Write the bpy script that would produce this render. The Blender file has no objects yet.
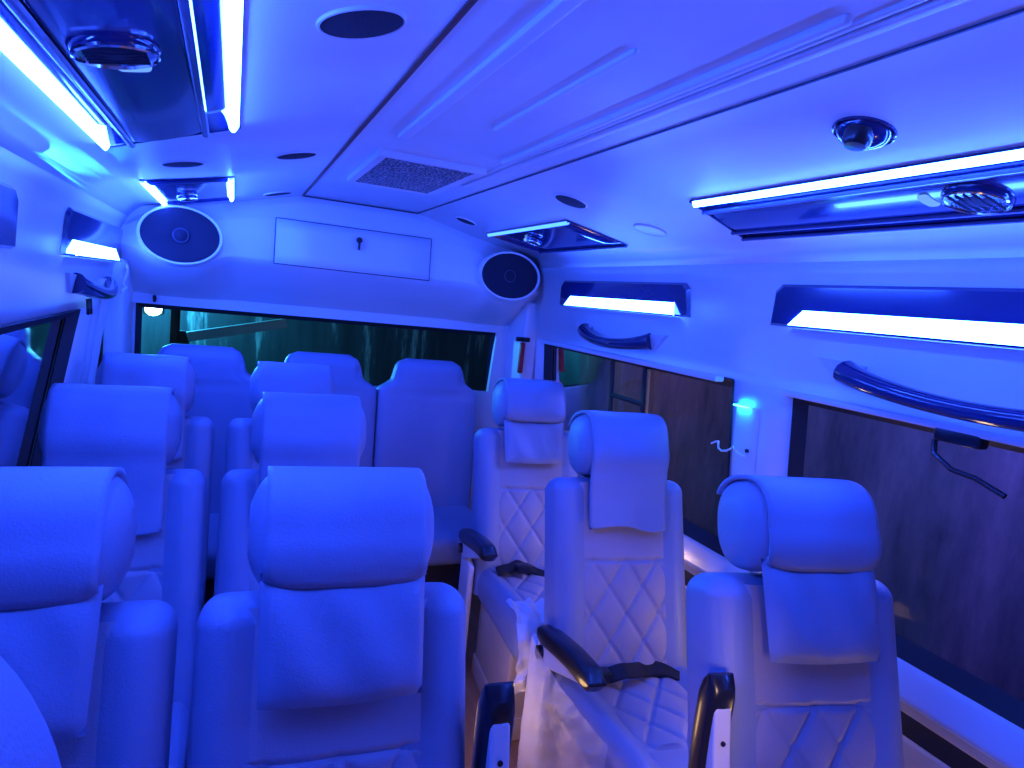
import bpy, bmesh, math, random
from mathutils import Vector, Matrix
random.seed(7)
C = bpy.context.scene.collection
CZ = 1.5                                   # eye height above the cabin floor
PI = math.pi
sin, cos, exp = math.sin, math.cos, math.exp

# ------------------------------------------------------------------ materials
def new_mat(name):
    m = bpy.data.materials.new(name); m.use_nodes = True
    n = m.node_tree.nodes; n.clear()
    o = n.new('ShaderNodeOutputMaterial')
    return m, n, m.node_tree.links, o

def pbr(name, col, rough=.5, metal=0, bump=0, bscale=60, vary=.06, coat=0, spec=.5):
    m, n, l, o = new_mat(name)
    b = n.new('ShaderNodeBsdfPrincipled')
    b.inputs['Roughness'].default_value = rough
    b.inputs['Metallic'].default_value = metal
    b.inputs['Specular IOR Level'].default_value = spec
    if coat:
        b.inputs['Coat Weight'].default_value = coat
        b.inputs['Coat Roughness'].default_value = .06
    tc = n.new('ShaderNodeTexCoord')
    nz = n.new('ShaderNodeTexNoise'); nz.inputs['Scale'].default_value = 5; nz.inputs['Detail'].default_value = 3
    l.new(tc.outputs['Object'], nz.inputs['Vector'])
    r = n.new('ShaderNodeValToRGB')
    r.color_ramp.elements[0].position = .3; r.color_ramp.elements[1].position = .7
    r.color_ramp.elements[0].color = (*[c*(1-vary) for c in col], 1)
    r.color_ramp.elements[1].color = (*[min(1, c*(1+vary)) for c in col], 1)
    l.new(nz.outputs['Fac'], r.inputs['Fac']); l.new(r.outputs['Color'], b.inputs['Base Color'])
    if bump:
        n2 = n.new('ShaderNodeTexNoise'); n2.inputs['Scale'].default_value = bscale; n2.inputs['Detail'].default_value = 4
        l.new(tc.outputs['Object'], n2.inputs['Vector'])
        bp = n.new('ShaderNodeBump'); bp.inputs['Strength'].default_value = bump; bp.inputs['Distance'].default_value = .004
        l.new(n2.outputs['Fac'], bp.inputs['Height']); l.new(bp.outputs['Normal'], b.inputs['Normal'])
    l.new(b.outputs[0], o.inputs[0])
    return m

def emit(name, col, s):
    m, n, l, o = new_mat(name)
    e = n.new('ShaderNodeEmission'); e.inputs[0].default_value = (*col, 1); e.inputs[1].default_value = s
    l.new(e.outputs[0], o.inputs[0]); return m

def glass(name, tint, gloss):
    m, n, l, o = new_mat(name)
    t = n.new('ShaderNodeBsdfTransparent'); t.inputs[0].default_value = (*tint, 1)
    g = n.new('ShaderNodeBsdfGlossy'); g.inputs['Roughness'].default_value = .04; g.inputs[0].default_value = (.9, .92, .95, 1)
    f = n.new('ShaderNodeLayerWeight'); f.inputs[0].default_value = gloss
    mx = n.new('ShaderNodeMixShader')
    l.new(f.outputs['Fresnel'], mx.inputs[0]); l.new(t.outputs[0], mx.inputs[1]); l.new(g.outputs[0], mx.inputs[2])
    l.new(mx.outputs[0], o.inputs[0]); return m

def film_mat(name='clear_plastic_film', op=.38):
    m, n, l, o = new_mat(name)
    t = n.new('ShaderNodeBsdfTransparent')
    g = n.new('ShaderNodeBsdfGlossy'); g.inputs['Roughness'].default_value = .32
    d = n.new('ShaderNodeBsdfDiffuse'); d.inputs[0].default_value = (.9, .9, .95, 1)
    tc = n.new('ShaderNodeTexCoord')
    nz = n.new('ShaderNodeTexNoise'); nz.inputs['Scale'].default_value = 16; nz.inputs['Detail'].default_value = 5
    l.new(tc.outputs['Object'], nz.inputs['Vector'])
    bp = n.new('ShaderNodeBump'); bp.inputs['Strength'].default_value = 1; bp.inputs['Distance'].default_value = .03
    l.new(nz.outputs['Fac'], bp.inputs['Height']); l.new(bp.outputs[0], g.inputs['Normal'])
    m1 = n.new('ShaderNodeMixShader'); m1.inputs[0].default_value = .78
    l.new(g.outputs[0], m1.inputs[1]); l.new(d.outputs[0], m1.inputs[2])
    m2 = n.new('ShaderNodeMixShader'); m2.inputs[0].default_value = op
    l.new(t.outputs[0], m2.inputs[1]); l.new(m1.outputs[0], m2.inputs[2])
    l.new(m2.outputs[0], o.inputs[0]); return m

def streak_mat(name, c0, c1, c2, sx=9., sz=1.2, e=0.):
    """outdoor surface with vertical noise streaks"""
    m, n, l, o = new_mat(name)
    tc = n.new('ShaderNodeTexCoord'); mp = n.new('ShaderNodeMapping')
    mp.inputs['Scale'].default_value = (sx, sx, sz)
    l.new(tc.outputs['Object'], mp.inputs[0])
    nz = n.new('ShaderNodeTexNoise'); nz.inputs['Scale'].default_value = 1; nz.inputs['Detail'].default_value = 6; nz.inputs['Roughness'].default_value = .7
    l.new(mp.outputs[0], nz.inputs['Vector'])
    r = n.new('ShaderNodeValToRGB'); cr = r.color_ramp
    cr.elements[0].position = .35; cr.elements[0].color = (*c0, 1)
    cr.elements[1].position = .72; cr.elements[1].color = (*c2, 1)
    k = cr.elements.new(.55); k.color = (*c1, 1)
    l.new(nz.outputs['Fac'], r.inputs['Fac'])
    b = n.new('ShaderNodeBsdfPrincipled'); b.inputs['Roughness'].default_value = .9
    l.new(r.outputs[0], b.inputs['Base Color'])
    if e:
        l.new(r.outputs[0], b.inputs['Emission Color']); b.inputs['Emission Strength'].default_value = e
    l.new(b.outputs[0], o.inputs[0]); return m

def grille_mat():
    m, n, l, o = new_mat('expanded_mesh_grille')
    tc = n.new('ShaderNodeTexCoord')
    v = n.new('ShaderNodeTexVoronoi'); v.inputs['Scale'].default_value = 75; v.feature = 'DISTANCE_TO_EDGE'
    l.new(tc.outputs['Object'], v.inputs['Vector'])
    r = n.new('ShaderNodeValToRGB')
    r.color_ramp.elements[0].position = .03; r.color_ramp.elements[0].color = (.5, .5, .55, 1)
    r.color_ramp.elements[1].position = .12; r.color_ramp.elements[1].color = (.012, .012, .03, 1)
    l.new(v.outputs['Distance'], r.inputs['Fac'])
    b = n.new('ShaderNodeBsdfPrincipled'); b.inputs['Roughness'].default_value = .5
    l.new(r.outputs[0], b.inputs['Base Color']); l.new(b.outputs[0], o.inputs[0]); return m

def wood_mat():
    m, n, l, o = new_mat('wood_floor')
    tc = n.new('ShaderNodeTexCoord'); mp = n.new('ShaderNodeMapping'); mp.inputs['Scale'].default_value = (14, 1.2, 1)
    l.new(tc.outputs['Object'], mp.inputs[0])
    nz = n.new('ShaderNodeTexNoise'); nz.inputs['Scale'].default_value = 2; nz.inputs['Detail'].default_value = 6
    l.new(mp.outputs[0], nz.inputs['Vector'])
    r = n.new('ShaderNodeValToRGB')
    r.color_ramp.elements[0].color = (.22, .10, .04, 1); r.color_ramp.elements[1].color = (.55, .30, .14, 1)
    l.new(nz.outputs['Fac'], r.inputs['Fac'])
    b = n.new('ShaderNodeBsdfPrincipled'); b.inputs['Roughness'].default_value = .4
    l.new(r.outputs[0], b.inputs['Base Color']); l.new(b.outputs[0], o.inputs[0]); return m

LED = (.022, .086, 1.0)
M = dict(
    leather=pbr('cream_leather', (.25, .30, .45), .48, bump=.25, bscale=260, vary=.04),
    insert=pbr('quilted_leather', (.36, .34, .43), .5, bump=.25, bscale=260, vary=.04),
    shell=pbr('white_moulded_panel', (.80, .79, .80), .42, bump=.04, bscale=9, vary=.03),
    plastic=pbr('pale_plastic', (.72, .71, .74), .35, vary=.03),
    beige=pbr('beige_trim', (.62, .50, .36), .6, bump=.1, bscale=80),
    black=pbr('black_plastic', (.010, .011, .02), .28, vary=.1, coat=.3),
    gloss=pbr('gloss_blue_black', (.010, .022, .11), .12, vary=.1, coat=.7),
    plate=pbr('gloss_plate', (.012, .022, .13), .2, vary=.1, coat=.4),
    ridge=pbr('satin_ridge', (.10, .12, .25), .2, coat=.6),
    cloth=pbr('speaker_cloth', (.010, .011, .03), .75, bump=.6, bscale=500),
    chrome=pbr('chrome', (.75, .77, .8), .12, metal=1, vary=.02),
    rubber=pbr('black_rubber', (.014, .014, .018), .6),
    belt=pbr('seat_belt_webbing', (.012, .012, .016), .6, bump=.4, bscale=400),
    red=pbr('red_plastic', (.5, .03, .03), .4),
    brown=pbr('brown_joint', (.16, .055, .04), .6),
    dark=pbr('dark_joint_and_shade', (.05, .05, .09), .6),
    brass=pbr('brass', (.75, .45, .15), .3, metal=.8),
    grille=grille_mat(), wood=wood_mat(), film=film_mat(), film2=film_mat('crinkled_film', .72),
    glass=glass('tinted_side_glass', (.62, .60, .68), .12),
    rglass=glass('tinted_rear_glass', (.60, .80, .85), .10),
    led=emit('blue_led', LED, 120.),
    leddim=emit('dim_blue_led', LED, 9.),
    ledwall=emit('blue_led_diffuser', LED, 95.),
    lens=emit('lamp_lens', (.12, .3, 1.), 1.4),
    flood=emit('floodlight', (.7, .95, 1.), 30),
    plaster=streak_mat('plaster_wall', (.08, .06, .09), (.17, .12, .17), (.30, .2, .26), 3.2, 1.0),
    yard=streak_mat('yard_wall', (.010, .022, .03), (.022, .05, .06), (.30, .5, .5), 5., .6),  # pale streaks in the colour stand in for streaky reflections
    ground=pbr('ground', (.05, .05, .05), .9),
    steel=pbr('painted_steel', (.3, .5, .5), .5),
)

# ------------------------------------------------------------------ helpers
def W(x, y, z): return (x, y, CZ + z)

def tag(o, label, cat, group=None, kind=None):
    if label: o['label'] = label
    if cat: o['category'] = cat
    if group: o['group'] = group
    if kind: o['kind'] = kind
    return o

def empty(name, loc=(0, 0, 0), rz=0):
    o = bpy.data.objects.new(name, None); C.objects.link(o)
    o.location = loc; o.rotation_euler = (0, 0, rz); o.empty_display_size = .1
    return o

def mesh(name, vf, mat, parent=None, smooth=True, loc=None, ang=40):
    """one mesh object from (verts, faces); faces made consistent, shade smooth by angle"""
    v, f = vf
    me = bpy.data.meshes.new(name)
    bm = bmesh.new()
    bv = [bm.verts.new(p) for p in v]
    for q in f:
        try: bm.faces.new([bv[i] for i in q])
        except ValueError: pass
    bmesh.ops.remove_doubles(bm, verts=bm.verts, dist=1e-5)
    bmesh.ops.recalc_face_normals(bm, faces=bm.faces)
    if smooth:
        for fc in bm.faces: fc.smooth = True
        ca = math.radians(ang)
        for e in bm.edges:
            if len(e.link_faces) == 2 and e.calc_face_angle(0) > ca: e.smooth = False
    bm.to_mesh(me); bm.free()
    me.materials.append(mat)
    o = bpy.data.objects.new(name, me); C.objects.link(o)
    if parent: o.parent = parent
    if loc: o.location = loc
    return o

def join(*parts):
    V, F = [], []
    for v, f in parts:
        k = len(V); V += list(v); F += [[i+k for i in q] for q in f]
    return V, F

def xf(vf, fn): return [fn(*p) for p in vf[0]], vf[1]

def rbox(x0, x1, y0, y1, z0, z1, r=.01, n=3, fn=None, sub=(1, 1, 1)):
    """box with round edges; sub adds inner grid lines so that fn(x,y,z) can bend it"""
    r = min(r, (x1-x0)/2-1e-5, (y1-y0)/2-1e-5, (z1-z0)/2-1e-5)
    def axis(a, b, s):
        t = [a + r*(1-cos(PI/2*i/n)) for i in range(n)] + [a+r+(b-a-2*r)*i/s for i in range(s+1)]
        return t + [b - r*(1-cos(PI/2*i/n)) for i in reversed(range(n))]
    A = [axis(x0, x1, sub[0]), axis(y0, y1, sub[1]), axis(z0, z1, sub[2])]
    lo = (x0+r, y0+r, z0+r); hi = (x1-r, y1-r, z1-r)
    V, F = [], []
    def put(p):
        c = [min(max(p[i], lo[i]), hi[i]) for i in range(3)]
        d = Vector([p[i]-c[i] for i in range(3)])
        if d.length > 1e-9: d = d.normalized()*r
        q = [c[i]+d[i] for i in range(3)]
        V.append(tuple(fn(*q)) if fn else tuple(q)); return len(V)-1
    for ax in range(3):
        u, v = [(1, 2), (0, 2), (0, 1)][ax]
        for end in (A[ax][0], A[ax][-1]):
            g = []
            for a in A[u]:
                row = []
                for b in A[v]:
                    p = [0, 0, 0]; p[ax] = end; p[u] = a; p[v] = b; row.append(put(p))
                g.append(row)
            for i in range(len(g)-1):
                for j in range(len(g[0])-1):
                    F.append([g[i][j], g[i+1][j], g[i+1][j+1], g[i][j+1]])
    return V, F

def loft(loops, closed=True, caps=True):
    n = len(loops[0]); V = [p for L in loops for p in L]; F = []
    for i in range(len(loops)-1):
        for j in range(n if closed else n-1):
            k = (j+1) % n
            F.append([i*n+j, i*n+k, (i+1)*n+k, (i+1)*n+j])
    if caps and closed:
        F.append(list(range(n))); F.append([(len(loops)-1)*n+j for j in range(n)])
    return V, F

def tube(pts, r, seg=10, flat=1.0, up=Vector((0, 0, 1))):
    """sweep an ellipse (r x r*flat) along points; r may be a list"""
    loops = []
    P = [Vector(p) for p in pts]
    for i, p in enumerate(P):
        t = (P[min(i+1, len(P)-1)] - P[max(i-1, 0)]).normalized()
        s = t.cross(up)
        s = s.normalized() if s.length > 1e-6 else Vector((1, 0, 0))
        w = s.cross(t)
        rr = r[i] if isinstance(r, (list, tuple)) else r
        loops.append([tuple(p + s*(rr*cos(a)) + w*(rr*flat*sin(a))) for a in [2*PI*k/seg for k in range(seg)]])
    return loft(loops)

def grid(fn, nu, nv):
    V = [fn(i/nu, j/nv) for i in range(nu+1) for j in range(nv+1)]
    F = [[i*(nv+1)+j, (i+1)*(nv+1)+j, (i+1)*(nv+1)+j+1, i*(nv+1)+j+1] for i in range(nu) for j in range(nv)]
    return V, F

def strip(pairs):
    """faces between two polylines"""
    V = []; F = []
    for a, b in pairs: V += [a, b]
    for i in range(len(pairs)-1): F.append([2*i, 2*i+1, 2*i+3, 2*i+2])
    return V, F

def solid(o, t, off=-1):
    m = o.modifiers.new('thick', 'SOLIDIFY'); m.thickness = t; m.offset = off
    return o

def copy_tree(o, parent=None):
    c = o.copy(); C.objects.link(c); c.parent = parent
    for ch in o.children: copy_tree(ch, c)
    return c

def ellipse(u0, v0, n=40): return [(u0*cos(2*PI*k/n), v0*sin(2*PI*k/n)) for k in range(n)]

# ------------------------------------------------------------------ cabin cross-section (x, z relative to the eye height)
CEIL = [(-.405, .19), (-.385, .215), (-.36, .235), (-.33, .246), (-.28, .254), (-.016, .308), (.20, .362), (.26, .378), (.78, .378), (.84, .362),
        (1.056, .308), (1.32, .254), (1.355, .245), (1.375, .235), (1.392, .215), (1.40, .19)]
def zc(x):
    for (a, za), (b, zb) in zip(CEIL, CEIL[1:]):
        if a <= x <= b: return za + (zb-za)*(x-a)/(b-a)
    return CEIL[0][1] if x < 0 else CEIL[-1][1]
LW = [(-.535, -1.5), (-.53, -.74), (-.465, -.163), (-.435, 0.), (-.425, .13), (-.405, .19)]
RW = [(1.51, -1.5), (1.50, -.74), (1.455, -.163), (1.43, 0.), (1.42, .13), (1.40, .19)]
def wx(P, z):
    for (a, za), (b, zb) in zip(P, P[1:]):
        if za <= z <= zb: return a + (b-a)*(z-za)/(zb-za)
    return P[-1][0]
lx = lambda z: wx(LW, z)
rx = lambda z: wx(RW, z)
Y0, Y1 = -1.3, 3.35
TOPW, BOTW = -.163, -.74

o = mesh('floor', rbox(-.58, 1.56, Y0, 3.4, -.06, 0, .005), M['wood']); o['kind'] = 'structure'
o = mesh('ceiling', strip([(W(x, Y0, z), W(x, 3.36, z)) for x, z in CEIL]), M['shell'], ang=14); solid(o, .012, 1); o['kind'] = 'structure'

def wall(name, fx, windows, sgn):
    """side wall with rectangular openings (y0t,y1t,y0b,y1b); band over, band under, pillars between"""
    parts = []
    zs = [.19, .16, .13, .06, 0., -.06, -.12, TOPW]
    parts.append(strip([(W(fx(z), Y0, z), W(fx(z), 3.36, z)) for z in zs]))
    zl = [BOTW, -.9, -1.2, -1.5]
    parts.append(strip([(W(fx(z), Y0, z), W(fx(z), 3.36, z)) for z in zl]))
    et, eb = Y0, Y0
    for (a, b, c, d) in windows + [(3.36, 3.36, 3.36, 3.36)]:
        if a > et+1e-4:
            k = 6
            parts.append(strip([(W(fx(z), et+(eb-et)*i/k, z), W(fx(z), a+(c-a)*i/k, z)) for i in range(k+1) for z in [TOPW+(BOTW-TOPW)*i/k]]))
        et, eb = b, d
    V, F = join(*parts)
    o = mesh(name, (V, F), M['shell'], ang=14); o['kind'] = 'structure'
    solid(o, .02, 1 if sgn > 0 else 1)
    return o
RWIN = [(.15, 1.375, .15, 1.36), (1.62, 3.0, 1.60, 2.98)]
LWIN = [(-.3, .95, -.3, .95), (1.15, 2.57, 1.15, 2.36)]
wall('wall_right', rx, RWIN, 1)
wall('wall_left', lx, LWIN, -1)
# rear wall: surround of the back window
RX0, RX1, RZ0, RZ1 = -.39, 1.32, -.49, -.163
def quad(a, b, c, d): return [a, b, c, d], [[0, 1, 2, 3]]
rw = join(quad(W(-.5, 3.35, .42), W(1.5, 3.35, .42), W(1.5, 3.35, RZ1), W(-.5, 3.35, RZ1)),
          quad(W(-.52, 3.35, RZ1), W(RX0, 3.35, RZ1), W(RX0, 3.35, RZ0), W(-.52, 3.35, RZ0)),
          quad(W(RX1, 3.35, RZ1), W(1.52, 3.35, RZ1), W(1.52, 3.35, RZ0), W(RX1-.02, 3.35, RZ0)),
          quad(W(-.52, 3.35, RZ0), W(1.52, 3.35, RZ0), W(1.52, 3.35, -1.5), W(-.52, 3.35, -1.5)))
o = mesh('wall_rear', rw, M['shell'], smooth=False); solid(o, .03, -1); o['kind'] = 'structure'
o = mesh('wall_front', quad(W(-.52, Y0, -1.5), W(1.53, Y0, -1.5), W(1.53, Y0, .4), W(-.52, Y0, .4)), M['shell'], smooth=False); o['kind'] = 'structure'

# windows: glass pane + rubber seal (a window is a structure with its seal as a child)
def side_window(name, fx, w, out, pane_mat):
    a, b, c, d = w
    k = 5
    def P(t, s, off=0):                    # t along y 0..1, s down 0..1
        z = TOPW+(BOTW-TOPW)*s
        return W(fx(z)+off, (a+(c-a)*s)*(1-t)+(b+(d-b)*s)*t, z)
    o = mesh(name, grid(lambda t, s: P(t, s, out*.03), 4, 6), pane_mat); o['kind'] = 'structure'
    e = .028
    ring = []
    yl, hl = abs(b-a), abs(BOTW-TOPW)
    def side(t0, s0, t1, s1, n, dt, ds):
        parts = []
        for i in range(n+1):
            t = t0+(t1-t0)*i/n; s = s0+(s1-s0)*i/n
            parts.append((P(t, s, -out*.004), P(min(max(t+dt, 0), 1), min(max(s+ds, 0), 1), out*.026)))
        return strip(parts)
    m = 8
    ring.append(side(0, 0, 1, 0, m, 0, e/hl)); ring.append(side(0, 1, 1, 1, m, 0, -e/hl*1.5))
    ring.append(side(0, 0, 0, 1, m, e/yl, 0)); ring.append(side(1, 0, 1, 1, m, -e/yl, 0))
    f = mesh('window_seal', join(*ring), M['rubber'], o, smooth=False); solid(f, .006, 0)
    return o
w1 = side_window('window_1', rx, RWIN[0], 1, M['glass'])
w2 = side_window('window_2', rx, RWIN[1], 1, M['glass'])
w3 = side_window('window_3', lx, LWIN[1], -1, M['glass'])
w4 = side_window('window_4', lx, LWIN[0], -1, M['glass'])
# sliding-pane post of the far right window
zz = [TOPW-.03+(BOTW+.06-TOPW)*i/6 for i in range(7)]
mesh('window_post', tube([W(rx(z)+.012, 2.10, z) for z in zz], .007, 8), M['brass'], w2)
mesh('window_slider_frame', join(tube([W(rx(z)+.016, 2.125, z) for z in zz], .014, 6),
     tube([W(rx(-.34)+.016, 2.13, -.335), W(rx(-.34)+.016, 2.37, -.335)], .010, 6),
     tube([W(rx(z)+.016, 2.37, z) for z in zz[:4]], .010, 6)), M['rubber'], w2)
# back window
wb = mesh('window_5', quad(W(RX0, 3.375, RZ1), W(RX1, 3.375, RZ1), W(RX1, 3.375, RZ0), W(RX0, 3.375, RZ0)), M['rglass'], smooth=False); wb['kind'] = 'structure'
s = []
e = .02
def rsq(x0, x1, z0, z1, y): return [W(x0, y, z1), W(x1, y, z1), W(x1, y, z0), W(x0, y, z0)]
A = rsq(RX0, RX1, RZ0, RZ1, 3.345); B = rsq(RX0+e, RX1-e, RZ0+e*.3, RZ1-e, 3.372)
V = A+B; F = [[i, (i+1) % 4, 4+(i+1) % 4, 4+i] for i in range(4)]
f = mesh('window_seal', (V, F), M['rubber'], wb, smooth=False); solid(f, .006, 0)
o = mesh('trim_1', rbox(RX0, RX1, 3.325, 3.35, CZ+RZ0-.012, CZ+RZ0+.004, .004), M['plastic']); o['kind'] = 'structure'

# sill ledges under the right windows
pr = [(1.496, -.738), (1.490, -.752), (1.468, -.80), (1.466, -.812), (1.474, -.818), (1.50, -.822)]
o = mesh('trim_2', strip([(W(x, Y0, z), W(x, 3.2, z)) for x, z in pr]), M['plastic'], ang=25); solid(o, .006, 0); o['kind'] = 'structure'
o = mesh('trim_3', join(rbox(1.478, 1.50, Y0, 3.2, CZ-.848, CZ-.824, .006), rbox(1.482, 1.50, Y0, 3.2, CZ-1.45, CZ-.905, .008)), M['beige']); o['kind'] = 'structure'
o = mesh('trim_4', rbox(1.492, 1.503, Y0, 3.2, CZ-.91, CZ-.845, .003), M['rubber']); o['kind'] = 'structure'
pl = [(-.525, -.735), (-.515, -.75), (-.505, -.80), (-.515, -.82), (-.535, -.83)]
o = mesh('trim_5', strip([(W(x, Y0, z), W(x, 3.2, z)) for x, z in pl]), M['plastic'], ang=25); solid(o, .006, 0); o['kind'] = 'structure'
# curtain rail over right windows
o = mesh('trim_6', rbox(1.415, 1.452, 1.66, 2.98, CZ-.178, CZ-.158, .006), M['plastic']); o['kind'] = 'structure'
o = mesh('trim_7', rbox(1.425, 1.452, .1, 1.40, CZ-.176, CZ-.16, .006), M['plastic']); o['kind'] = 'structure'
# rear corner posts
def post(name, x0, x1, ya, yb):
    o = mesh(name, rbox(x0, x1, ya, yb, CZ-.75, CZ+.02, .02, sub=(1, 1, 6)), M['shell']); o['kind'] = 'structure'
post('trim_8', 1.385, 1.46, 3.10, 3.36)
o = mesh('trim_9', rbox(-.47, -.40, 3.05, 3.36, CZ-.75, CZ+.02, .02), M['shell']); o['kind'] = 'structure'
for i, (y, w) in enumerate([(2.80, .016), (2.92, .022), (3.0, .014)]):
    o = mesh('trim_%d' % (10+i), tube([W(lx(z)+.004, y-.02*(k/6), z) for k, z in enumerate([-.06-.62*j/6 for j in range(7)])], w, 8), M['shell']); o['kind'] = 'structure'

# ------------------------------------------------------------------ ceiling trim: joints, ribs, rails
def yline(name, x, w, y0, y1, zoff, h, mat, r=.004):
    o = mesh(name, rbox(x-w/2, x+w/2, y0, y1, CZ+zoff, CZ+zoff+h, r), mat); o['kind'] = 'structure'; return o
yline('trim_13', .262, .010, Y0, 3.12, .3735, .004, M['brown'], .0015)
yline('trim_14', .782, .006, Y0, 3.12, .374, .003, M['dark'], .001)
yline('trim_15', .362, .026, Y0, 1.66, .3685, .012, M['shell'], .005)      # broad rib
yline('trim_16', .512, .010, .86, 1.42, .370, .01, M['shell'], .004)       # short rib
yline('trim_17', .652, .014, .62, 1.72, .366, .014, M['shell'], .005)      # rails
yline('trim_18', .676, .010, Y0, 2.0, .372, .01, M['shell'], .004)
yline('trim_19', .70, .020, Y0, 2.2, .3695, .01, M['shell'], .005)
# the raised joint crossing at the rear of the console
o = mesh('trim_20', rbox(.262, .782, 3.117, 3.122, CZ+.372, CZ+.377, .001), M['dark']); o['kind'] = 'structure'

t = empty('return_air_grille', W(.50, 2.14, .372))
mesh('grille_frame', join(rbox(-.155, .155, -.285, -.265, -.012, .008, .004), rbox(-.155, .155, .265, .285, -.012, .008, .004),
     rbox(-.155, -.13, -.266, .266, -.0115, .008, .004), rbox(.13, .155, -.266, .266, -.0115, .008, .004)), M['plastic'], t)
mesh('mesh_screen', rbox(-.132, .132, -.268, .268, -.008, .004, .001), M['grille'], t)
tag(t, 'rectangular mottled mesh air grille in the middle of the ceiling', 'air grille')

# round vents set in the ceiling
def slope(x, d=.01): return math.atan2(zc(x+d)-zc(x-d), 2*d)
def round_vent(x, y, r, label, dome=False, pale=False):
    t = empty('ceiling_speaker' if not dome else 'ceiling_lamp', W(x, y, zc(x)-.001)); t.rotation_euler = (0, -slope(x), 0)
    N = 40
    def lathe(prof):
        return loft([[(q*cos(2*PI*k/N), q*sin(2*PI*k/N), h) for k in range(N)] for q, h in prof])
    mesh('rim', lathe([(r*1.08, .002), (r*1.07, -.003), (r*1.03, -.004), (r*1.0, -.003), (r*.99, .002)]), M['plastic'] if not dome else M['gloss'], t)
    if dome:
        mesh('eyeball', lathe([(r*.96, 0), (r*.92, -.006), (r*.75, -.016), (r*.45, -.022), (r*.1, -.024)]), M['gloss'], t)
        e = mesh('nozzle', lathe([(r*.50, -.01), (r*.48, -.030), (r*.36, -.036), (r*.05, -.037)]), M['black'], t); e.location = (-.018, -.010, 0)
    else:
        mesh('speaker_mesh', lathe([(r*1.0, 0), (r*.99, -.003), (r*.6, -.005), (r*.05, -.0055)]), M['cloth'] if not pale else M['plastic'], t)
    tag(t, label, 'vent' if not dome else 'lamp', None)
    return t
round_vent(.139, .94, .055, 'large dark round vent nearest the front, left of the brown joint')
round_vent(-.140, 2.04, .050, 'dark round vent just ahead of the small rear light panel on the left')
round_vent(.143, 1.995, .053, 'dark round vent between left small light panel and brown joint')
round_vent(.150, 2.95, .054, 'thin dark round vent above left end of the luggage locker')
round_vent(.948, 1.88, .050, 'dark round vent ahead of right small light panel, beside ceiling joint')
round_vent(.925, 2.83, .043, 'smallest dark round vent above right end of the luggage locker')
round_vent(1.205, 1.815, .050, 'pale round vent between the two right-hand light panels', pale=True)
round_vent(.935, .825, .046, 'black domed eyeball lamp above the long right light panel', dome=True)

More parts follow.
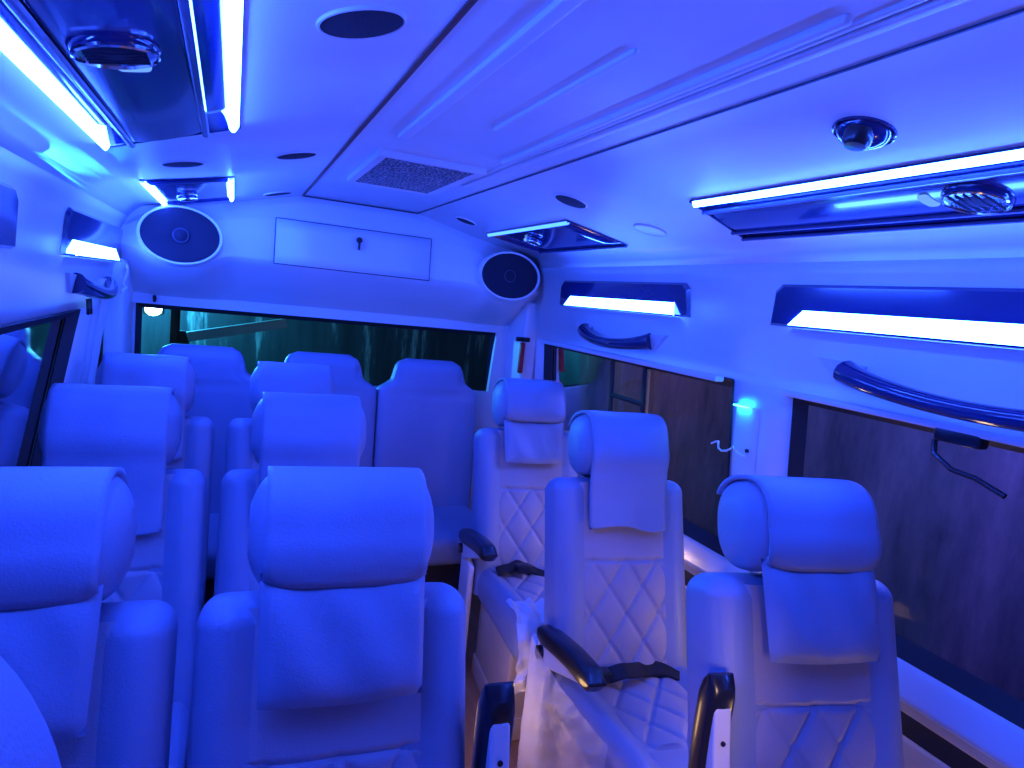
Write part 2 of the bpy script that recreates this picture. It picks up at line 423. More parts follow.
# ------------------------------------------------------------------ ceiling light panels
def light_panel(name, label, ci, co, yi, yo, ya, feat, both=True, vent=None, vr=.052, sw=.019, led='led'):
    """ci/co inner and outer x, yi/yo rear end at each, ya front end"""
    t = empty(name, W((ci+co)/2, (ya+yi)/2, zc((ci+co)/2)))
    ox, oy, oz = t.location
    def P(u, v, h=0):                      # u 0 inner..1 outer, v 0 front..1 rear, h below the skin
        x = ci+(co-ci)*u; ye = yi+(yo-yi)*u
        return (x-ox, ya+(ye-ya)*v-oy, CZ+zc(ci)+(zc(co)-zc(ci))*u-h-oz)
    def pad(u0, u1, v0, v1, h0, h1, hm=None, n=8):
        def g(u, v):
            return P(u0+(u1-u0)*u, v0+(v1-v0)*v, h0 + (h1-h0)*math.sin(PI*min(max(u, 0), 1))**.5)
        return grid(g, n, 6)
    L = abs(yi-ya); Wd = abs(co-ci)
    b = mesh('housing', join(grid(lambda u, v: P(u, v, .0035), 6, 6)), M['gloss'], t); solid(b, .004, 0)
    su = sw/Wd
    for k, (u0, u1) in enumerate([(0, su*1.1), (1-su, 1.0)] if both else [(0, su)]):
        f = mesh('led_strip', grid(lambda u, v: P(u0+(u1-u0)*u, .004+.99*v, .004+.012*sin(PI*u)), 8, 2), M[led], t)
    if not both:
        mesh('lower_lip', tube([P(.97, v/10, .010) for v in range(11)], .005, 8), M['ridge'], t)
    mesh('end_lip', tube([P(u/8, .998, .004) for u in range(9)], .005, 8), M['gloss'], t)
    if feat:
        mesh('centre_plate', grid(lambda u, v: P(.26+.5*u, .02+.96*v, .008+.006*sin(PI*u)**.6), 10, 6), M['plate'], t)
        for u in (.235, .775):
            mesh('ridge', tube([P(u + (.03 if u > .5 else -.03)*(1-v/10), .0+v/10, .011) for v in range(11)], .008, 8, flat=.7), M['ridge'], t)
    if vent:
        vx, vy = vent
        vr *= .82
        u = (vx-ci)/(co-ci)
        tilt = math.atan((zc(co)-zc(ci))/(co-ci))
        base = Vector((vx-ox, vy-oy, CZ+zc(ci)+(zc(co)-zc(ci))*u-.010-oz))
        R = Matrix.Rotation(-tilt, 4, 'Y')
        N = 36
        def lathe(prof, off=(0, 0, 0)):
            return xf(loft([[(q*cos(2*PI*k/N), q*sin(2*PI*k/N), h) for k in range(N)] for q, h in prof]), lambda x, y, z: tuple(base + R @ Vector((x+off[0], y+off[1], z+off[2]))))
        a = mesh('air_vent', lathe([(vr*1.2, .002), (vr*1.18, -.006), (vr*1.1, -.010), (vr*.98, -.009), (vr*.93, -.002)]), M['gloss'], t)
        mesh('vent_louvre', join(lathe([(vr*.95, -.003), (vr*.8, -.010), (vr*.3, -.014), (.004, -.015)]),
             *[xf(rbox(-vr*.8, vr*.8, k*vr*.3-.0012, k*vr*.3+.0012, -.015, -.008, .0006), lambda x, y, z: tuple(base + R @ Vector((x, y, z)))) for k in (-2, -1, 0, 1, 2)]), M['cloth'], a)
        mesh('vent_ring', lathe([(vr*1.12, -.010), (vr*1.13, -.014), (vr*1.08, -.016), (vr*1.06, -.012)]), M['chrome'], a)
        # crescent reading lamp just behind the vent
        mesh('reading_lens', xf(rbox(-vr*.5, vr*.5, -.011, .011, -.010, .004, .008, sub=(8, 1, 1), fn=lambda x, y, z: (x, y - 6*x*x, z)),
             lambda x, y, z: tuple(base + R @ Vector((x+.012*(1 if ci < .5 else -1), y+vr*1.75, z)))), M['lens'], t)
    tag(t, label, 'light panel', 'blue lit ceiling panels')
    return t
light_panel('ceiling_light_panel', 'long glossy dark ceiling panel with two blue light strips, above left seats', -.004, -.28, 1.555, 1.75, .40, True, True, (-.152, 1.015), .054)
light_panel('ceiling_light_panel', 'long glossy dark panel edged by one bright strip, above right windows', 1.056, 1.32, 1.425, 1.51, .22, True, False, (1.19, .79), .058, .022)
light_panel('ceiling_light_panel', 'small dark square panel with two short strips before left rear speaker', -.014, -.275, 2.98, 3.06, 2.33, False, True, (-.17, 2.75), .035, .016)
light_panel('ceiling_light_panel', 'small dark panel with a dim strip above the right rear speaker', 1.052, 1.31, 2.90, 2.84, 2.10, False, False, (1.16, 2.60), .035, .014, 'leddim')
# ------------------------------------------------------------------ wall lights
def wall_light(label, fx, sgn, ya, yb, sa, sb, z0=.016, z1=.132):
    """dark recessed lamp surround on a side wall; sa..sb the lit diffuser"""
    t = empty('wall_light', W(fx(.07), (ya+yb)/2, .07)); ox, oy, oz = t.location
    def P(y, z, h): return (fx(z)-sgn*h-ox, y-oy, CZ+z-oz)
    # outline with cut top corners
    c = .035
    out = [(ya, z0), (yb, z0), (yb-.01, z1-.02), (yb-c, z1), (ya+c, z1), (ya+.01, z1-.02)]
    V = [P(y, z, .002) for y, z in out] + [P(y+(.012 if y < (ya+yb)/2 else -.012), z+(.006 if z < .07 else -.008), .012) for y, z in out]
    n = len(out)
    F = [[i, (i+1) % n, n+(i+1) % n, n+i] for i in range(n)] + [[n+i for i in range(n)]]
    mesh('surround', (V, F), M['gloss'], t, smooth=False)
    mesh('lower_lip', join(quad(P(sa, z0, .030), P(sb, z0, .030), P(sb, z0-.002, .002), P(sa, z0-.002, .002)),
         quad(P(sa, z0, .030), P(sb, z0, .030), P(sb, z0+.004, .030), P(sa, z0+.004, .030))), M['gloss'], t, smooth=False)
    mesh('diffuser', join(
        quad(P(sa, z0+.002, .026), P(sb, z0+.002, .026), P(sb-.04, z0+.046, .013), P(sa+.02, z0+.046, .013))), M['ledwall'], t, smooth=False)
    tag(t, label, 'wall light', 'blue wall lights')
    return t
wall_light('long wall light glowing blue-white above the near right window', rx, 1, .25, 1.475, .30, 1.39)
wall_light('wall light with chamfered dark surround above the far right window', rx, 1, 1.84, 2.82, 1.90, 2.74)
wall_light('short-looking wall light beside the left rear speaker', lx, -1, 2.14, 3.13, 2.20, 2.99, .006, .138)
wall_light('dark wall light surround cut off at the left picture edge', lx, -1, .62, 1.71, .66, .86, .006, .132)

# ------------------------------------------------------------------ grab handles
def handle(label, fx, sgn, ya, yb, za, zb, sag=.03, plates=True):
    t = empty('grab_handle', W(fx(za), (ya+yb)/2, za)); ox, oy, oz = t.location
    n = 20; pts = []; rad = []
    for i in range(n+1):
        s = i/n; k = sin(PI*s)
        z = za+(zb-za)*s - sag*k**.8
        y = ya+(yb-ya)*s
        pts.append((fx(z)-sgn*(.012+.045*k**.7)-ox, y-oy, CZ+z-oz)); rad.append(.034-.012*k**.6)
    mesh('grip', tube(pts, rad, 12, flat=.95), M['gloss'], t)
    mesh('edge_line', tube([(p[0]-sgn*.004, p[1], p[2]+r*.72) for p, r in list(zip(pts, rad))[2:-2]], .0035, 6), M['ridge'], t)  # paler line along the top of the grip
    if plates:
        for y, z, d in ((ya, za, -1), (yb, zb, 1)):
            v = [(y-d*.05, z+.022), (y+d*.10, z+.030), (y+d*.02, z-.03), (y-d*.03, z-.034)]
            V = [(fx(q)-sgn*.001-ox, p-oy, CZ+q-oz) for p, q in v] + [(fx(q)-sgn*.011-ox, p-d*.006-oy, CZ+q-oz) for p, q in v]
            F = [[0, 1, 5, 4], [1, 2, 6, 5], [2, 3, 7, 6], [3, 0, 4, 7], [4, 5, 6, 7]]
            mesh('mounting_plate', (V, F), M['plastic'], t, smooth=False)
    tag(t, label, 'grab handle', 'wall grab handles')
    return t
handle('long curved dark grab handle above the near right window', rx, 1, .52, 1.20, -.092, -.085, .034)
handle('small curved dark grab handle above the far right window', rx, 1, 2.06, 2.56, -.085, -.082, .032)
handle('curved dark grab handle on the left wall below its lit wall light', lx, -1, 2.35, 2.92, -.072, -.085, .03)

# ------------------------------------------------------------------ rear fairing, locker, speakers
SPK = [(-.205, .135), (1.24, .132)]
def zb_f(x):
    d = min(abs(x-SPK[0][0]), abs(x-SPK[1][0]))
    return .058 - .05*exp(-(d/.14)**4)
def fair(u, v):
    x = -.432 + 1.86*u
    top = zc(min(max(x, -.40), 1.395)); bot = zb_f(x)
    bulge = .035*exp(-(min(abs(x-SPK[0][0]), abs(x-SPK[1][0]))/.17)**4)
    prof = [(0, 3.13, top+.004), (.10, 3.11, top-.03), (.25, 3.09-bulge*.5, top-.3*(top-bot)), (.5, 3.075-bulge, top-.62*(top-bot)), (.7, 3.07-bulge, bot+.02),
            (.78, 3.085-bulge*.7, bot), (1, 3.36, -.165+.02)]
    for (a, ya, za), (b, yb, zb) in zip(prof, prof[1:]):
        if a <= v <= b+1e-9:
            k = (v-a)/(b-a); return W(x, ya+(yb-ya)*k, za+(zb-za)*k)
o = mesh('trim_21', grid(fair, 90, 50), M['shell'], ang=60); o['kind'] = 'structure'
t = empty('luggage_locker', W(.50, 3.085, .14))
def door_pt(x, z, h):
    s = (z-.058)/(.378-.058)               # follow the fairing front
    y = 3.11 + (3.07-3.11)*(1-s)
    return (x, 3.068+.03*s-h-3.085, z-.14)
dx0, dx1, dz0, dz1 = -.345, .345, .068, .262
V, F = grid(lambda u, v: door_pt(dx0+(dx1-dx0)*u, dz0+(dz1-dz0)*v, .004), 4, 4)
d = mesh('locker_door', (V, F), M['shell'], t); solid(d, .012, 0)
mesh('door_joint', join(*[tube([door_pt(a, b, .008), door_pt(c, e_, .008)], .0028, 6) for a, b, c, e_ in
     [(dx0, dz0, dx0, dz1), (dx1, dz0, dx1, dz1), (dx0, dz1, dx1, dz1), (dx0, dz0, dx1, dz0)]]), M['dark'], t)
k = mesh('lock', tube([door_pt(.01, .212, .008), door_pt(.01, .212, .026)], .013, 16), M['black'], d)
mesh('key', rbox(.005, .015, -.035, -.022, .028, .062, .003), M['black'], k)
tag(t, 'wide pale overhead locker door with a small black key lock', 'locker')

for i, ((sx, sz), lab) in enumerate(zip(SPK, ['oval dark rear speaker at the left end of the locker', 'oval dark rear speaker at the right end of the locker'])):
    t = empty('rear_speaker', W(sx, 3.032, sz)); t.rotation_euler = (math.radians(-6), 0, math.radians(4 if i == 0 else -4))
    A_, B_ = .148, .112
    def ov(prof): return loft([[(p*A_*cos(2*PI*k/48), h, p*B_*sin(2*PI*k/48)) for k in range(48)] for p, h in prof])
    mesh('rim', ov([(1.10, .045), (1.09, -.004), (1.04, -.016), (.98, -.014), (.96, .0)]), M['shell'], t)
    mesh('grille_cloth', ov([(.99, .0), (.97, -.012), (.6, -.010), (.3, -.004), (.04, -.002)]), M['cloth'], t)
    mesh('dust_cap', xf(ov([(.17, -.003), (.17, -.010), (.12, -.016), (.02, -.018)]), lambda x, y, z: (x, y, z*A_/B_)), M['cloth'], t)
    mesh('cone_ring', xf(ov([(.21, -.004), (.20, -.011), (.17, -.011), (.165, -.004)]), lambda x, y, z: (x, y, z*A_/B_)), M['dark'], t)
    tag(t, lab, 'speaker', 'oval rear speakers')

# ------------------------------------------------------------------ seats
ANG = math.radians(18); SA, CA = sin(ANG), cos(ANG)
J = (0, .0, .46)                            # where cushion meets back
def bp(x, v, n): return (x, SA*v - CA*n, .46 + CA*v + SA*n)     # v up the back, n toward the sitter
def spow(a, p): return math.copysign(abs(a)**p, a)

def back_mesh(w0=.222, vt=.566, t=.085):
    loops = []
    NV, NT = 46, 72
    for i in range(NV+1):
        s = i/NV
        v = -.10 + (vt+.10)*(1-(1-s)**1.6)
        rc = .045
        k = 1.0
        if v > vt-rc:
            q = (v-(vt-rc))/rc; k = math.sqrt(max(0, 1-q*q))
        w = w0 - (rc*.85)*(1-k)
        th = t*(.25+.75*k) if v > vt-rc else t
        L = []
        for j in range(NT):
            a = 2*PI*j/NT
            x = w*spow(cos(a), .34); n = th*spow(sin(a), .5)
            if n > 0:
                n -= .020*exp(-(abs(x)/.150)**8)*min(1, k*1.2)
                n += .004*exp(-((abs(x)-.185)/.035)**2)*k
            L.append(bp(x, v, n-.074))
        loops.append(L)
    return loft(loops)

def quilt(x, v, px, pv, amp):
    a = (x/px+v/pv) % 1; b = (x/px-v/pv) % 1
    da = min(a, 1-a); db = min(b, 1-b)
    return -amp*(exp(-(da/.06)**2)+exp(-(db/.06)**2)) + amp*.9*(sin(PI*a)*sin(PI*b))

def insert_mesh():
    """centre panel of the backrest: plain yoke on top, diamond quilting below a cross seam"""
    w = .147
    def g(u, s):
        x = -w+2*w*u; v = -.04+.59*s
        edge = min(u, 1-u)*2*w
        n = .004 - .012*exp(-(edge/.006)**2)
        m = 1/(1+exp((v-.315)/.006))
        n += m*quilt(x, v, .110, .16, .0048) * min(1, edge/.02)
        n -= .007*exp(-((v-.315)/.005)**2)
        n += .004*cos(PI*x/w/2)
        return bp(x, v, n-.007)
    return grid(g, 60, 130)

def roll_mesh():
    """headrest bolster lying across the top of the back"""
    loops = []; NX, NT = 26, 40
    for i in range(NX+1):
        s = -1+2*i/NX; x = .152*spow(sin(s*PI/2), .75)
        q = abs(x)/.152
        k = (1-max(0, (q-.72)/.28)**2.6*.55)
        L = []
        for j in range(NT):
            a = 2*PI*j/NT
            v = .670 + k*.096*spow(sin(a), .75); n = -.045 + k*.098*spow(cos(a), .8)
            L.append(bp(x, v, n))
        loops.append(L)
    return loft(loops)

def cover_path(low):
    pts = []
    for i in range(17):
        a = PI*.80 - i/16*(PI*.80)
        pts.append((.670+.101*spow(sin(a), .75), -.045+.104*spow(cos(a), .8)))
    n0 = pts[-1][1]
    for v in [.64, .61, .585, .56, .53, .50, .47, .44, .42, .41, .40]:
        if v >= low: pts.append((v, n0 + (0.004 if v > .6 else -.004) - .025*min(1, max(0, (.64-v)/.15))))
    return pts

def cover_mesh(low, wtop=.130, wbot=.126, curl=0, gather=0):
    P = cover_path(low); n = len(P)-1
    def g(u, s):
        f = s*n; i = min(int(f), n-1); k = f-i
        v = P[i][0]+(P[i+1][0]-P[i][0])*k; m = P[i][1]+(P[i+1][1]-P[i][1])*k
        w = wtop+(wbot-wtop)*s
        x = (-1+2*u)*w
        m += .003*sin(9*u+4*s) - .010*(abs(-1+2*u))**6 + curl*s**3*.02
        if gather: v += gather*(s**4)*(.5*(1-abs(2*u-1))+.25*sin(6*u))
        if s > .97 : v += .012*abs(2*u-1)**6
        return bp(x, v, m+.004)
    return grid(g, 24, 44)

def pillow_mesh(v0=.410, v1=.606, th=.052, wmul=1.0):
    V, F = [], []
    NU, NV = 28, 16
    vc, hv, hx = (v0+v1)/2, (v1-v0)/2, .128*wmul
    def side(sg):
        def g(u, s):
            a = -1+2*u; b = -1+2*s
            rr = (1-abs(a)**5)**.5*(1-abs(b)**3.2)**.55
            n = sg*th*.5*rr*(1.1 if sg > 0 else .7)
            wr = .004*sin(7*a+3*b)*rr
            sag = .012*(1-b)*.5
            return bp(a*hx*(1+.02*b), vc+b*hv*(1-.05*(1-abs(a)**2)*0) - .006*(1-a*a)*(b < 0), .028+n+sag+wr)
        return grid(g, NU, NV)
    return join(side(1), side(-1))

def cushion_mesh(hw=.218):
    def fn(x, y, z):
        f = min(max(-y/.5, 0), 1)
        if z > .40: z += .045*f - .05*max(0, f-.85)/.15*.5
        if z > .38: z += .014*exp(-((abs(x)-.185)/.035)**2) - .016*exp(-(x/.15)**8)
        x *= 1-.06*f
        return x, y, z
    return rbox(-hw, hw, -.50, .03, .325, .455, .05, 5, fn, (22, 14, 2))

def cushion_insert():
    w = .142
    def g(u, s):
        x = -w+2*w*u; y = -.455+.42*s
        f = min(max(-y/.5, 0), 1)
        edge = min(u, 1-u)*2*w
        h = .446+.045*f + quilt(x, y, .118, .17, .006)*min(1, edge/.02)*(1 if y > -.36 else 0) - .01*exp(-(edge/.006)**2)
        h -= .006*exp(-((y+.365)/.005)**2) + .02*max(0, (-y-.40)/.055)**2
        return (x*(1-.06*f), y, h)
    return grid(g, 56, 80)

def base_mesh():
    return join(rbox(-.185, .185, -.38, .05, .075, .335, .012), rbox(-.192, .192, -.388, .055, 0, .082, .006))

def pad_mesh():
    """armrest pad in its own frame: pivot at origin, forward = -y"""
    loops = []
    for i in range(19):
        s = i/18
        y = .03-.385*s
        z = .038 - .040*max(0, s-.55)**1.5*1.4
        th = .029*(1 if s < .9 else math.sqrt(max(0.02, 1-((s-.9)/.1)**2)))*(1 if s > .05 else .7)
        w = .029*(1 if s < .94 else .9)
        L = []
        for j in range(20):
            a = 2*PI*j/20
            L.append((w*spow(cos(a), .5), y, z + th*spow(sin(a), .55)))
        loops.append(L)
    return loft(loops)

def plate_mesh():
    out = [(.045, -.028), (.05, .02), (-.28, .018), (-.30, .0), (-.22, -.012), (-.10, -.035), (-.0, -.052)]
    V = [(-.018, y, z) for y, z in out] + [(.018, y, z) for y, z in out]
    n = len(out)
    return V, [[i, (i+1) % n, n+(i+1) % n, n+i] for i in range(n)] + [list(range(n)), list(range(n, 2*n))]

def add_armrest(root, side, raised, far=False):
    a = mesh('armrest', pad_mesh(), M['black'], root)
    a.location = ((.285, .05, .57) if side > 0 else (-.245, .115, .515) if far else (-.226, .075, .497)) if not raised else ((.258 if side > 0 else -.230), .040, .512 if side > 0 else .490)
    a.rotation_euler = (math.radians(-12) if not raised else math.radians(-94), 0, 0)
    p = mesh('armrest_bracket', plate_mesh(), M['plastic'], a, smooth=False)
    bv = p.modifiers.new('round', 'BEVEL'); bv.width = .006; bv.segments = 3
    mesh('pivot_knob', tube([(side*.012, .01, -.012), (side*.032, .01, -.012)], .020, 18), M['black'], a)
    mesh('screw', tube([(0, -.235, -.006), (0, -.235, -.012)], .005, 10), M['black'], a)
    s_ = mesh('armrest_support', rbox(side*.240-.012, side*.240+.012, .02, .17, .0, .47, .012, sub=(1, 6, 4),
              fn=lambda x, y, z: (x, y, z + (.03*(y-.05)/.12 if z > .4 else 0))), M['plastic'], root)

def belt_mesh(w=.19, seed=0):
    rnd = random.Random(seed)
    loops = []
    for i in range(31):
        s = i/30; x = -w+2*w*s
        y = -.040 - .03*sin(3*PI*s+seed) ; x += .025; z = .462 + .012*sin(7*s+seed) + .028*exp(-((s-.28)/.10)**2) + .006*sin(19*s)
        L = [(x, y-.024, z-.003), (x, y-.024, z+.003), (x, y+.024, z+.016), (x, y+.024, z+.010)]
        loops.append(L)
    return loft(loops)

protos = {}
def make_seat(kind):
    r = empty('passenger_seat')
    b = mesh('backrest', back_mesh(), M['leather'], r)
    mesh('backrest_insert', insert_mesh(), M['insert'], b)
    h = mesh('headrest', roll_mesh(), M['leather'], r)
    if kind == 'pillow':
        c = mesh('headrest_cover', cover_mesh(.585), M['leather'], h); solid(c, .010, 0)
        mesh('neck_pillow', pillow_mesh(), M['leather'], h)
    elif kind == 'thin':
        c = mesh('headrest_cover', cover_mesh(.585), M['leather'], h); solid(c, .010, 0)
        mesh('neck_pillow', pillow_mesh(.42, .600, .030), M['leather'], h)
    elif kind == 'gather':
        c = mesh('headrest_cover', cover_mesh(.40, gather=.03), M['leather'], h); solid(c, .012, 0)
    else:
        c = mesh('headrest_cover', cover_mesh(.40, curl=-.3), M['leather'], h); solid(c, .012, 0)
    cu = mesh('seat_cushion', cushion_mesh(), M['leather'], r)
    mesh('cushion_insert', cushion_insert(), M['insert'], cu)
    mesh('seat_base', base_mesh(), M['beige'], r)
    return r

G = 'reclining passenger seats'
SEATS = [   # kind, x, y, turn, arm side, raised, belt, label
    ('pillow', .182, .875, -3, 1, True, False, 'pillow-headrest seat nearest the camera on the left aisle, its armrest folded up'),
    ('pillow', -.283, .880, -1, 0, False, False, 'pillow-headrest window seat beside the near left aisle seat'),
    ('pillow', 1.100, .785, -11, -1, True, False, 'single right seat nearest the camera with neck pillow and raised armrest'),
    ('flat', .208, 1.65, -2, 1, False, False, 'left aisle seat in the second row, directly behind the near pillow seat'),
    ('flat', -.262, 1.66, 0, 0, False, False, 'left window seat in the second row with long flat headrest flap'),
    ('gather', 1.128, 1.53, -7, -1, False, True, 'middle single right seat with gathered headrest flap and black belt on it'),
    ('flat', .226, 2.36, 0, 1, False, False, 'left aisle seat in the third row, before the rear bench'),
    ('flat', -.262, 2.37, 0, 0, False, False, 'left window seat in the third row near the back corner'),
    ('thin', 1.150, 2.27, -6, -1, False, True, 'rearmost single right seat with thin pillow flap and plastic wrapped cushion'),
]
built = []
for kind, x, y, turn, side, raised, belt, lab in SEATS:
    if kind not in protos:
        r = protos[kind] = make_seat(kind)
        fresh = True
    else:
        r = empty('passenger_seat')
        for ch in protos[kind].children:
            if ch.name.split('.')[0] in ('armrest', 'armrest_support', 'seat_belt'): continue
            copy_tree(ch, r)
    r.location = (x, y, 0); r.rotation_euler = (0, 0, math.radians(turn))
    if side: add_armrest(r, side, raised, y > 2)
    if belt:
        bl = mesh('seat_belt', belt_mesh(seed=len(built)), M['belt'], r)
        for q in ((-.06, .1) if len(built) > 6 else (-.12,)):
            mesh('buckle', rbox(q-.03, q+.03, -.085, -.045, .474, .506, .008), M['black'], bl)
    tag(r, lab, 'seat', G)
    built.append(r)
# front left seat, headrest pulled up (only its rounded corner is in view)
def tall_roll():
    loops = []; NX, NT = 30, 40
    for i in range(NX+1):
        q = -1+2*i/NX; x = .165*spow(sin(q*PI/2), .8); e_ = abs(x)/.165
        k = math.sqrt(max(0, 1-e_**2.6))
        loops.append([bp(x, .795+k*.135*spow(sin(2*PI*j/NT), .8)-.03*e_**2, -.045+(.35+.65*k)*.095*spow(cos(2*PI*j/NT), .8)) for j in range(NT)])
    return loft(loops)
r = empty('passenger_seat', (-.238, .10, 0))
for ch in protos['flat'].children:
    if ch.name.split('.')[0] in ('backrest', 'seat_cushion', 'seat_base'): copy_tree(ch, r)
h = mesh('headrest', tall_roll(), M['leather'], r)
for sx in (-.07, .07): mesh('headrest_post', tube([bp(sx, .52, -.06), bp(sx, .78, -.05)], .007, 10), M['chrome'], h)
tag(r, 'seat cut off at the lower left corner of the picture', 'seat', G)

# rear bench: three joined-looking seats under the back window
def bench_back():
    loops = []
    NV, NT = 44, 56
    for i in range(NV+1):
        s = i/NV; v = -.08+.80*s
        if v < .56: w = .256
        elif v < .62: w = .256-.071*(.5-.5*cos(PI*(v-.56)/.06))
        else: w = .185-.035*(v-.62)/.14
        k = 1
        if v > .67: k = math.sqrt(max(0, 1-((v-.67)/.05)**2)); w -= .04*(1-k)
        L = []
        for j in range(NT):
            a = 2*PI*j/NT
            x = w*spow(cos(a), .35); n = .06*(.2+.8*k)*spow(sin(a), .5)
            if n > 0:
                n -= .008*exp(-((abs(x)-.16)/.006)**2)
                if v < .6: n -= .006*exp(-((v-.56)/.007)**2)
            y = .10*v
            L.append((x, y - n, .46+v))
        loops.append(L)
    return loft(loops)
bp0 = None
for i, (x, lab) in enumerate([(-.113, 'rear bench seat at the left under the brightest part of the back window'), (.405, 'middle rear bench seat under the back window'),
                              (.92, 'rear bench seat at the right, its whole headrest seen against the window')]):
    if bp0 is None:
        t = bp0 = empty('rear_bench_seat')
        mesh('backrest', bench_back(), M['leather'], t)
        cu = mesh('seat_cushion', rbox(-.248, .248, -.50, -.03, .33, .46, .04, 4), M['leather'], t)
        mesh('seat_base', rbox(-.22, .22, -.25, .02, 0, .33, .01), M['dark'], t)  # dark colour stands in for the shade under the bench
    else: t = copy_tree(bp0)
    t.location = (x, 3.12, 0)
    tag(t, lab, 'bench seat', 'rear bench seats')

# ------------------------------------------------------------------ plastic film left on the cushions
def film(name, pts_fn, label, seat, nu=40, nv=30, amp=.008, seed=1, mat='film'):
    rnd = random.Random(seed)
    ph = [(rnd.uniform(10, 40), rnd.uniform(10, 40), rnd.uniform(0, 6)) for _ in range(7)]
    def g(u, v):
        p = Vector(pts_fn(u, v))
        d = sum(sin(a*u+b*v+c) for a, b, c in ph)/7
        return tuple(p + Vector((-.6, -.7, .3))*amp*(d+.6))
    o = mesh(name, grid(g, nu, nv), M[mat], seat)
    o['label'] = label
    return o
def lerp(a, b, t): return a+(b-a)*t
# rearmost right seat: wrapped over the cushion's front
def f3(u, v):                                # seat-local
    x = lerp(-.222, .20, u)
    wr = .006*sin(41*u+9*v)+.004*sin(67*u-13*v)
    if v < .35:
        y = -.36-.14*v/.35
        return (x*.96, y, .468-.045*y/.5*1.0+.004-.02*max(0, (v-.25)/.1)**2+wr)
    k = (v-.35)/.65
    return (x*(1-.04*k), -.51-.035*min(1, k*5) + 1.5*wr*k, .500-.22*k*(1-.25*sin(5*u)))
film('plastic_wrap', f3, 'clear crinkled plastic wrap', built[8], 70, 40, seed=3, amp=.016, mat='film2')
def f2(u, v):
    y = lerp(.10, -.34, u)
    return (-.262+.05*u*(1-v) - .012*sin(3*u+2*v), y, lerp(.50 - .02*u, .12, v))
film('plastic_wrap', f2, 'clear hanging plastic wrap', built[5], seed=5, amp=.010)

# ------------------------------------------------------------------ small fittings
t = empty('pillar_cover_plate', W(rx(-.35), 1.53, -.35)); ox, oy, oz = t.location
def pp(y, z, h): return (rx(z)-h-ox, y-oy, CZ+z-oz)
mesh('cover', grid(lambda u, v: pp(1.598-.10*u, -.235-.38*v, .006-.004*(2*u-1)**8), 8, 8), M['plastic'], t)
mesh('added_glow_strip', join(grid(lambda u, v: pp(1.592-.06*u, -.238, .004+.016*v), 4, 2), grid(lambda u, v: pp(1.592-.06*u, -.236-.004*v, .020), 4, 2)), emit('added_cyan_glow', (.01, .40, 1.), 55), t)  # glowing strip added to make the cyan gleam on the plate
mesh('glow_strip_hood', rbox(-.004, .024, -.05, .065, .116, .124, .003), M['plastic'], t)
mesh('screw', tube([pp(1.53, -.37, .004), pp(1.53, -.37, .012)], .006, 10), M['black'], t)
tag(t, 'pale cover plate with cyan glow on the pillar between right windows', 'cover plate')

pts = [W(rx(-.38)-.012+.01*sin(k*1.1), 1.69-.012*k, -.385+.012*sin(k*.9)+.0005*k) for k in range(14)]
o = mesh('cable_end', tube(pts, .0035, 6), M['plastic']); tag(o, 'short loose pale wire sticking out at the right pillar', 'wire')

t = empty('window_latch', W(rx(-.17), .90, -.17))
mesh('latch_body', rbox(-.03, .004, -.05, .05, -.03, .004, .006), M['black'], t)
mesh('latch_loop', tube([(-.02, .05, -.03), (-.022, .045, -.06), (-.024, .0, -.085), (-.022, -.05, -.09), (-.02, -.11, -.11)], .006, 8), M['black'], t)
tag(t, 'black latch hanging from the top edge of the near right window', 'latch')

t = empty('emergency_hammer', W(1.377, 3.10, -.25))
mesh('hammer_handle', rbox(-.012, .012, -.015, .012, -.10, .06, .008), M['red'], t)
mesh('hammer_head', tube([(-.035, 0, .075), (.035, 0, .075)], .012, 12), M['black'], t)
tag(t, 'red handled emergency hammer on the right rear corner post', 'hammer')

o = mesh('roof_wire', tube([W(-.395+.006*sin(k), 3.04-.03*k/8, .0-.012*k-.02*sin(k*.4)) for k in range(12)], .007, 8), M['plastic'])
tag(o, 'pale wire dangling at the left rear corner under the speaker', 'wire')
t = empty('corner_hook', W(-.315, 3.325, -.135))
mesh('hook_base', tube([(0, .03, 0), (0, -.0, 0)], .022, 14), M['black'], t); mesh('hook_arm', tube([(0, 0, 0), (0, -.03, -.012), (0, -.035, .012)], .007, 8), M['black'], t)
tag(t, 'small black hook at the upper left corner of the back window', 'hook')
for i, yy in enumerate((2.62, 2.66)):
    o = mesh('curtain_hook', tube([W(lx(-.14)+.012, yy, -.13), W(lx(-.15)+.016, yy, -.165), W(lx(-.15)+.018, yy-.012, -.18)], .006, 8), M['black'])
    tag(o, 'tiny black curtain hook under the left grab handle', 'hook', 'curtain hooks on the left wall')

# ------------------------------------------------------------------ outside
o = mesh('ground', rbox(-6, 8, -4, 10, -.7, -.6, .01), M['ground']); o['kind'] = 'structure'
o = mesh('wall_outside_right', rbox(2.9, 3.05, -3, 7, -.6, 3.4, .01), M['plaster']); o['kind'] = 'structure'
o = mesh('wall_outside_rear', rbox(-5, 5, 6.6, 6.75, -.6, 3.6, .01), M['yard']); o['kind'] = 'structure'
o = mesh('wall_outside_left', rbox(-3.2, -3.05, -3, 6.6, -.6, 3.4, .01), M['yard']); o['kind'] = 'structure'
t = empty('yard_floodlight', (-.47, 4.9, 1.235))
mesh('lamp_pole', tube([(.12, .1, -1.76), (.12, .1, .10)], .03, 10), M['rubber'], t)
mesh('lamp_head', rbox(-.06, .06, -.03, .03, -.045, .045, .015), M['steel'], t)
mesh('lamp_lens', xf(loft([[(q*cos(2*PI*k/20), h, q*sin(2*PI*k/20)) for k in range(20)] for q, h in [(.05, -.03), (.042, -.045), (.004, -.055)]]), lambda x, y, z: (x, y, z)), M['flood'], t)
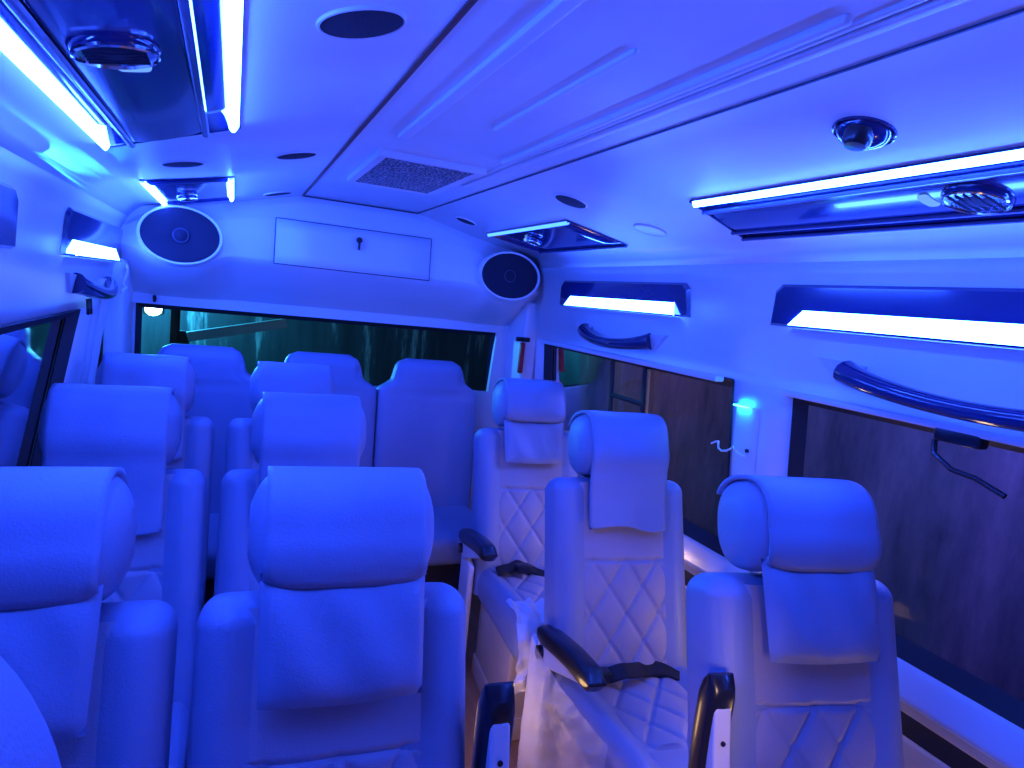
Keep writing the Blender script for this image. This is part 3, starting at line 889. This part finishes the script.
tag(t, 'white floodlight shining outside the left end of the back window', 'floodlight')
t = empty('barrier', (.05, 5.35, -.6))
o = mesh('beam', rbox(-.35, .35, -.03, .03, -.035, .035, .005), M['steel'], t); o.location = (0, 0, 1.70); o.rotation_euler = (0, -.22, .1)
mesh('barrier_post', rbox(-.40, -.33, .0, .06, 0, 1.66, .01), M['rubber'], t)
tag(t, 'pale slanting barrier beam seen through the left part of the back window', 'barrier')

# ------------------------------------------------------------------ lights
def lamp(name, typ, loc, e, col, size=.3, rot=None, sy=None):
    d = bpy.data.lights.new(name, typ); d.energy = e; d.color = col
    if typ == 'AREA':
        d.size = size
        if sy: d.shape = 'RECTANGLE'; d.size_y = sy
    else: d.shadow_soft_size = size
    o = bpy.data.objects.new(name, d); C.objects.link(o); o.location = loc
    if rot: o.rotation_euler = rot
    return o
lamp('footwell_light', 'POINT', (.70, .55, .22), 1.0, (1., .55, .24), .08)
lamp('rear_step_light', 'POINT', (.67, 1.66, .30), 1.2, (1., .58, .28), .06)
lamp('under_sill_light', 'POINT', (1.45, 1.22, .66), 1.5, (1., .62, .3), .03)
lamp('under_sill_light', 'POINT', (1.45, 2.0, .66), 1.3, (1., .62, .3), .03)
lamp('aisle_light', 'SPOT', (.66, .35, 1.0), 6.5, (1., .62, .40), .08, (math.radians(72), 0, math.radians(-10)))
lamp('sill_light', 'POINT', (1.42, .45, .35), 2.0, (1., .62, .3), .04)
lamp('yard_fill_teal', 'POINT', (-.75, 6.0, 1.5), 230, (.08, .58, 1.), .1)  # unseen teal fill, added to brighten the yard wall
lamp('outside_fill_blue', 'POINT', (2.1, 1.5, 1.75), 120, (.12, .17, 1.), .15)  # unseen blue fill, added so the near window reads blue
lamp('outside_fill_red', 'POINT', (2.2, 4.0, 1.28), 7, (1., .30, .40), .1)  # unseen reddish fill, added to tint the wall past the far window
wd = bpy.data.worlds.new('night'); bpy.context.scene.world = wd; wd.use_nodes = True
wd.node_tree.nodes['Background'].inputs[0].default_value = (.01, .015, .05, 1)
wd.node_tree.nodes['Background'].inputs[1].default_value = .3

# ------------------------------------------------------------------ camera
cd = bpy.data.cameras.new('camera'); co = bpy.data.objects.new('camera', cd); C.objects.link(co)
F_PX = 660.; cd.sensor_fit = 'HORIZONTAL'; cd.sensor_width = 36; cd.lens = F_PX/1024*36; cd.clip_start = .02
fw = Vector((234-512, 275-384, F_PX)).normalized()
hx = Vector((2010-512, 459-384, F_PX)); hx = (hx - hx.dot(fw)*fw).normalized()
up = hx.cross(fw)
if up.y > 0: up = -up
R = Matrix((hx, fw, up))                    # camera (x right, y down, z forward) to world
cxw = R @ Vector((1, 0, 0)); cyw = R @ Vector((0, -1, 0)); czw = R @ Vector((0, 0, -1))
mw = Matrix((cxw, cyw, czw)).transposed().to_4x4(); mw.translation = (0, 0, CZ)
co.matrix_world = mw
sc = bpy.context.scene; sc.camera = co
sc.view_settings.view_transform = 'Standard'
sc.view_settings.look = 'None'
sc.view_settings.exposure = 0
sc.cycles.max_bounces = 10; sc.cycles.diffuse_bounces = 6; sc.cycles.transparent_max_bounces = 12
